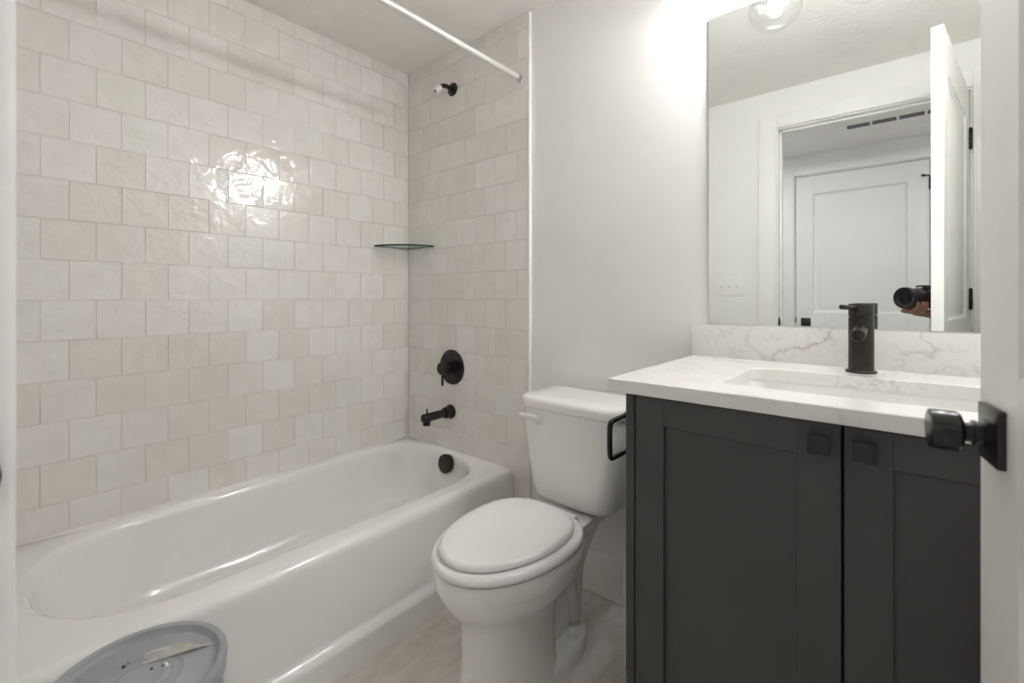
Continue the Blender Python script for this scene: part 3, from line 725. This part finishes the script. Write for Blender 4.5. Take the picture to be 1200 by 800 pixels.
GZ, GY, GR = 2.06, 1.422, 0.0755
vl = thing('vanity_light', 'vanity light bar of clear glass globes above the mirror', 'light fixture', (-0.08, YP, 2.2))
bm = B(); box(bm, -0.36, 0.20, YP-0.022, YP-0.0003, 2.165, 2.245, bev=0.004); obj('back_plate', bm, M['black'], vl)
for gx in (-0.313, -0.08, 0.15):
    bm = B(); tube(bm, [(gx, YP-0.02, 2.205), (gx, GY+0.02, 2.205), (gx, GY, 2.20), (gx, GY, 2.17)], 0.007, 12, sub=2)
    lathe(bm, (gx, GY, 2.18), (0, 0, -1), [(0, 0.012), (0.004, 0.026), (0.045, 0.029), (0.062, 0.048), (0.076, 0.066), (0.087, 0.0700), (0.088, 0.0685), (0.078, 0.063), (0.070, 0.045), (0.068, 0.017), (0.091, 0.0165)], 48); sk_ = obj('socket_with_shade', bm, M['black'], vl)  # flared cup is unseen, widened to keep bulb light off the ceiling
    bm = B(); pr = []
    for i in range(25):
        a = 1.12 + (pi-1.12)*i/24
        pr.append((GR-GR*cos(a), max(1e-4, GR*sin(a))))
    lathe(bm, (gx, GY, GZ+GR), (0, 0, -1), pr, 48, cap0=False, cap1=False); g_ = obj('globe', bm, M['globe'], sk_, angle=80)
    bm = B(); lathe(bm, (gx, GY, GZ+0.030), (0, 0, -1), [(0, 0.013), (0.008, 0.0165), (0.02, 0.0215), (0.032, 0.0225), (0.042, 0.0195), (0.050, 0.012), (0.053, 0.001)], 28); obj('bulb', bm, M['bulb'], sk_, angle=80)

# ------------------------------------------------------------------ switch, vent, unseen hall lamps
sw = thing('light_switch', 'white three-toggle light switch plate beside the door casing, in the mirror', 'light switch', (-0.834, YF, 1.2))
bm = B(); box(bm, -0.916, -0.752, YF, YF+0.006, 1.142, 1.260, bev=0.0025); obj('switch_plate', bm, M['white'], sw)
for k, (sx, up) in enumerate(((-0.880, -1), (-0.834, -1), (-0.788, 1))):
    bm = B(); box(bm, sx-0.0055, sx+0.0055, YF+0.0055, YF+0.008, 1.189, 1.213)
    t_ = B(); box(t_, -0.004, 0.004, 0, 0.014, -0.005, 0.005, bev=0.0015)
    bmesh.ops.rotate(t_, verts=t_.verts, cent=(0, 0, 0), matrix=Matrix.Rotation(radians(28*up), 3, 'X')); bmesh.ops.translate(t_, verts=t_.verts, vec=(sx, YF+0.005, 1.201)); add(bm, t_)
    obj('toggle', bm, M['white'], sw)
vt = thing('ceiling_vent', 'long white air vent grille with dark slots in the hall ceiling', 'vent', (0.1, -0.685, HH))
bm = B(); vx0, vx1, vy0, vy1 = -0.320, 0.640, -0.745, -0.622
xs = [vx0+0.030+0.1325*i for i in range(7)]
box(bm, vx0, vx1, vy0, vy0+0.027, HH-0.006, HH-0.0003, bev=0.001); box(bm, vx0, vx1, vy1-0.027, vy1, HH-0.006, HH-0.0003, bev=0.001)
box(bm, vx0, xs[0], vy0+0.027, vy1-0.027, HH-0.006, HH-0.0003)
for i, x in enumerate(xs): box(bm, x+0.1185, (xs[i+1] if i < 6 else vx1), vy0+0.027, vy1-0.027, HH-0.006, HH-0.0003)
obj('grille', bm, M['trim'], vt)
bm = B()
for x in xs:
    for q in range(3):
        t_ = B(); box(t_, x-0.001, x+0.1195, -0.013, 0.013, -0.0006, 0.0006)
        bmesh.ops.rotate(t_, verts=t_.verts, cent=(x, 0, 0), matrix=Matrix.Rotation(radians(16), 3, 'X')); bmesh.ops.translate(t_, verts=t_.verts, vec=(0, vy0+0.038+q*0.023, HH-0.0042)); add(bm, t_)
obj('louvers', bm, M['grey'], vt)
for i, (lx, lb) in enumerate(((-0.98, 'unseen round ceiling lamp filling from the hall, towards the tub side'), (0.78, 'unseen round ceiling lamp filling from the hall, towards the vanity side'))):  # fixtures unseen; placed out of mirror view so light spills through the doorway
    l_ = thing('unseen_hall_lamp', lb, 'light fixture', (lx, -0.46, HH))
    bm = B(); lathe(bm, (lx, -0.46, HH-0.0003), (0, 0, -1), [(0, 0.115), (0.010, 0.113), (0.016, 0.100), (0.016, 0.096)], 40, cap1=False); obj('trim_ring', bm, M['white'], l_)
    bm = B(); lathe(bm, (lx, -0.46, HH-0.001), (0, 0, -1), [(0.0, 0.095), (0.014, 0.095), (0.017, 0.085), (0.018, 0.03)], 40); obj('diffuser', bm, M['hallfill'], l_)

# ------------------------------------------------------------------ bucket by the tub
BX, BY, BT = -1.133, 0.203, 0.400
bk = thing('bucket', 'round grey plastic bucket with torn paper label on its lid beside the tub', 'bucket', (BX, BY, 0))
bm = B(); lathe(bm, (BX, BY, 0), (0, 0, 1), [(0.001, 0.118), (0.004, 0.122), (0.27, 0.134), (0.271, 0.138), (0.278, 0.138), (0.279, 0.135), (0.310, 0.1355), (0.311, 0.140), (0.318, 0.140), (0.319, 0.136), (0.374, 0.1375)], 64); obj('bucket_body', bm, M['bucket'], bk)
bm = B(); lathe(bm, (BX, BY, BT), (0, 0, 1), [(-0.040, 0.1385), (-0.042, 0.1445), (-0.012, 0.1470), (-0.004, 0.1465), (0.0, 0.1435), (0.0005, 0.1375), (-0.002, 0.1335), (-0.012, 0.1310), (-0.015, 0.1280), (-0.015, 0.075), (-0.0138, 0.073), (-0.0138, 0.070), (-0.015, 0.068), (-0.015, 0.060), (-0.0135, 0.058), (-0.0135, 0.054), (-0.015, 0.052), (-0.015, 0.044), (-0.0135, 0.042), (-0.0135, 0.038), (-0.015, 0.036), (-0.015, 0.0)][:-1] + [(-0.015, 0.002)], 72)
for i in range(12):
    a = 2*pi*i/12+0.35
    c_ = Vector((BX+0.1395*cos(a), BY+0.1395*sin(a), BT))
    box(bm, c_.x-0.0018, c_.x+0.0018, c_.y-0.0018, c_.y+0.0018, BT-0.002, BT+0.0008)
lid = obj('bucket_lid', bm, M['bucket'], bk, angle=40)
# torn curled paper label
bm = B(); uvl = bm.loops.layers.uv.new('UVMap')
ol = Vector((-1.172, 0.214, 0)); du = Vector((0.058, 0.088, 0)).normalized(); dv_ = Vector((-0.060, 0.042, 0)).normalized()
nx, ny = 16, 6; Lp, Wp = 0.128, 0.050; G = []
for i in range(nx+1):
    row = []
    for j in range(ny+1):
        a, b = i/nx, j/ny
        wj = Wp*(0.62+0.38*sin(pi*min(1, a*1.15+0.08)))*(1 if b < 1 else 0.99+0.02*sin(a*17))
        p = ol + du*(a*Lp*(0.80+0.2*b) - 0.010*b*(1-a) ) + dv_*(b*wj + 0.016*a*(1-b) )
        z = BT-0.0144 + 0.006*(1-b)**2*(0.3+a)
        row.append(bm.verts.new((p.x, p.y, z)))
    G.append(row)
for i in range(nx):
    for j in range(ny):
        f = bm.faces.new((G[i][j], G[i+1][j], G[i+1][j+1], G[i][j+1]))
        for l, (p, q) in zip(f.loops, ((i, j), (i+1, j), (i+1, j+1), (i, j+1))): l[uvl].uv = (p/nx*Lp, q/ny*Wp)
        if i == 11: f.material_index = 1 if False else 0
ret = bmesh.ops.solidify(bm, geom=list(bm.faces), thickness=0.0004)
pl = obj('paper_label', bm, M['paper'], lid); pl['label'] = 'torn white printed paper label'
for (px, py, r) in ((-1.196, 0.190, 0.0045), (-1.148, 0.226, 0.003), (-1.140, 0.242, 0.0035), (-1.2, 0.198, 0.002), (-1.172, 0.202, 0.0018)):
    bm = B(); ball(bm, (px, py, BT-0.0145), r, 1.3, 0.8, 0.45, 10); obj('glue_residue', bm, M['debris'], lid)
bm = B(); box(bm, -1.146, -1.130, 0.246, 0.251, BT-0.0146, BT-0.0135, bev=0.0004); obj('torn_paper_scrap', bm, M['paper'], lid)
bm = B(); hp = []
for i in range(17):
    a = radians(-60) + pi*i/16
    hp.append((BX+0.146*cos(a), BY+0.146*sin(a), 0.335-0.12*sin(pi*i/16)))
tube(bm, hp, 0.0022, 8); obj('bail_handle', bm, M['chrome'], bk)

# ------------------------------------------------------------------ photographer's camera and hand (seen in the mirror)
A = Vector((-sin(YAW), cos(YAW), 0)); Rv = Vector((cos(YAW), sin(YAW), 0)); Z = Vector((0, 0, 1))
O = Vector((0, 0, 1.13)) - A*0.005 - Rv*0.010
cm = thing('camera', 'black camera with large lens held in a hand, in the mirror', 'camera', O)
bm = B()
prof = [(0, 0.0540), (-0.003, 0.0550), (-0.022, 0.0545), (-0.024, 0.050), (-0.045, 0.049), (-0.047, 0.0475), (-0.050, 0.0475), (-0.052, 0.049), (-0.088, 0.048), (-0.092, 0.044), (-0.115, 0.040)]
lathe(bm, O, A, prof, 48, cap0=False)
lathe(bm, O, A, [(0, 0.0540), (-0.001, 0.0505), (-0.005, 0.048), (-0.0052, 0.044), (-0.009, 0.040), (-0.0092, 0.037), (-0.0125, 0.034), (-0.0127, 0.031)], 48, cap0=False, cap1=False)
ln = obj('lens', bm, M['rubber'], cm)
bm = B(); lathe(bm, O, A, [(-0.0127, 0.0315), (-0.0100, 0.026), (-0.0082, 0.018), (-0.0072, 0.009), (-0.0070, 0.001)], 40); obj('front_glass', bm, M['glassdark'], ln)
bm = B(); lathe(bm, O, A, [(-0.0890, 0.0483), (-0.0905, 0.0483)], 48); obj('lens_ring', bm, M['red'], ln)
def cbox(bm, a0, a1, r0, r1, z0, z1, bev):
    t_ = B(); bmesh.ops.create_cube(t_, size=1)
    bmesh.ops.scale(t_, verts=t_.verts, vec=(r1-r0, a1-a0, z1-z0)); bmesh.ops.bevel(t_, geom=list(t_.edges), offset=bev, segments=3, profile=0.5, affect='EDGES')
    c_ = O + A*((a0+a1)/2) + Rv*((r0+r1)/2) + Z*((z0+z1)/2)
    bmesh.ops.transform(t_, verts=t_.verts, matrix=Matrix.Translation(c_) @ Matrix.Rotation(YAW, 4, 'Z')); add(bm, t_)
bm = B()
cbox(bm, -0.165, -0.112, -0.072, 0.072, -0.052, 0.043, 0.009)
cbox(bm, -0.165, -0.090, 0.040, 0.076, -0.052, 0.040, 0.012)      # grip
obj('camera_body', bm, M['cambody'], cm)
bm = B()
cbox(bm, -0.160, -0.098, -0.024, 0.026, 0.040, 0.066, 0.007); obj('prism', bm, M['cambody'], cm)
bm = B(); cbox(bm, -0.0985, -0.0965, -0.014, 0.012, 0.050, 0.056, 0.0006); obj('front_badge', bm, M['white'], cm)
bm = B(); q = O + A*-0.13 + Rv*0.055 + Z*0.042; lathe(bm, q, (0, 0, 1), [(0, 0.012), (0.008, 0.012), (0.009, 0.010)], 20); obj('dial', bm, M['rubber'], cm)
# hand: palm under the barrel, four fingers curling up its far side, thumb on the near side
def L3(a, r, z): return O + A*a + Rv*r + Z*z
hand = thing('person', 'hand of a person supporting the black camera from below, in the mirror', 'person', O - Z*0.3)
bm = B()
def chain(pts, rad):
    tube(bm, pts, rad, 14, sub=2)
    ball(bm, pts[0], rad[0], n=16); ball(bm, pts[-1], rad[-1]*1.0, n=16)
ball(bm, L3(-0.066, -0.018, -0.068), 0.042, 1.0, 1.0, 0.36, 24)
ball(bm, L3(-0.080, 0.004, -0.068), 0.036, 1.0, 1.0, 0.38, 24)
fa = [(-0.030, 0.0088, 0.93), (-0.050, 0.0094, 1.02), (-0.071, 0.0092, 1.0), (-0.090, 0.0080, 0.84)]
for i, (a, r, l) in enumerate(fa):
    chain([L3(a-0.006, -0.012, -0.066), L3(a, 0.020*l, -0.069), L3(a+0.003, 0.041*l, -0.060), L3(a+0.005, 0.053*l+0.003, -0.041), L3(a+0.006, 0.055*l+0.003, -0.025)], [r*1.15, r*1.1, r*1.05, r*0.95, r*0.82])
chain([L3(-0.085, -0.030, -0.066), L3(-0.066, -0.052, -0.052), L3(-0.048, -0.058, -0.030), L3(-0.036, -0.056, -0.012)], [0.014, 0.012, 0.0105, 0.009])
chain([L3(-0.085, -0.008, -0.070), L3(-0.125, 0.006, -0.078), L3(-0.155, 0.014, -0.084), L3(-0.20, 0.022, -0.096), L3(-0.26, 0.03, -0.115)], [0.022, 0.021, 0.022, 0.027, 0.033])
ho = obj('hand', bm, M['skin'], hand, angle=180)
rm = ho.modifiers.new('merge', 'REMESH'); rm.mode = 'VOXEL'; rm.voxel_size = 0.0022; rm.use_smooth_shade = True
sm = ho.modifiers.new('soft', 'SMOOTH'); sm.iterations = 4; sm.factor = 0.5
bm = B(); tube(bm, [L3(-0.200, 0.022, -0.096), L3(-0.26, 0.03, -0.115), L3(-0.36, 0.04, -0.19), L3(-0.42, 0.06, -0.24)], [0.040, 0.043, 0.050, 0.054], 20, sub=2)
obj('sleeve', bm, M['sleeve'], hand)
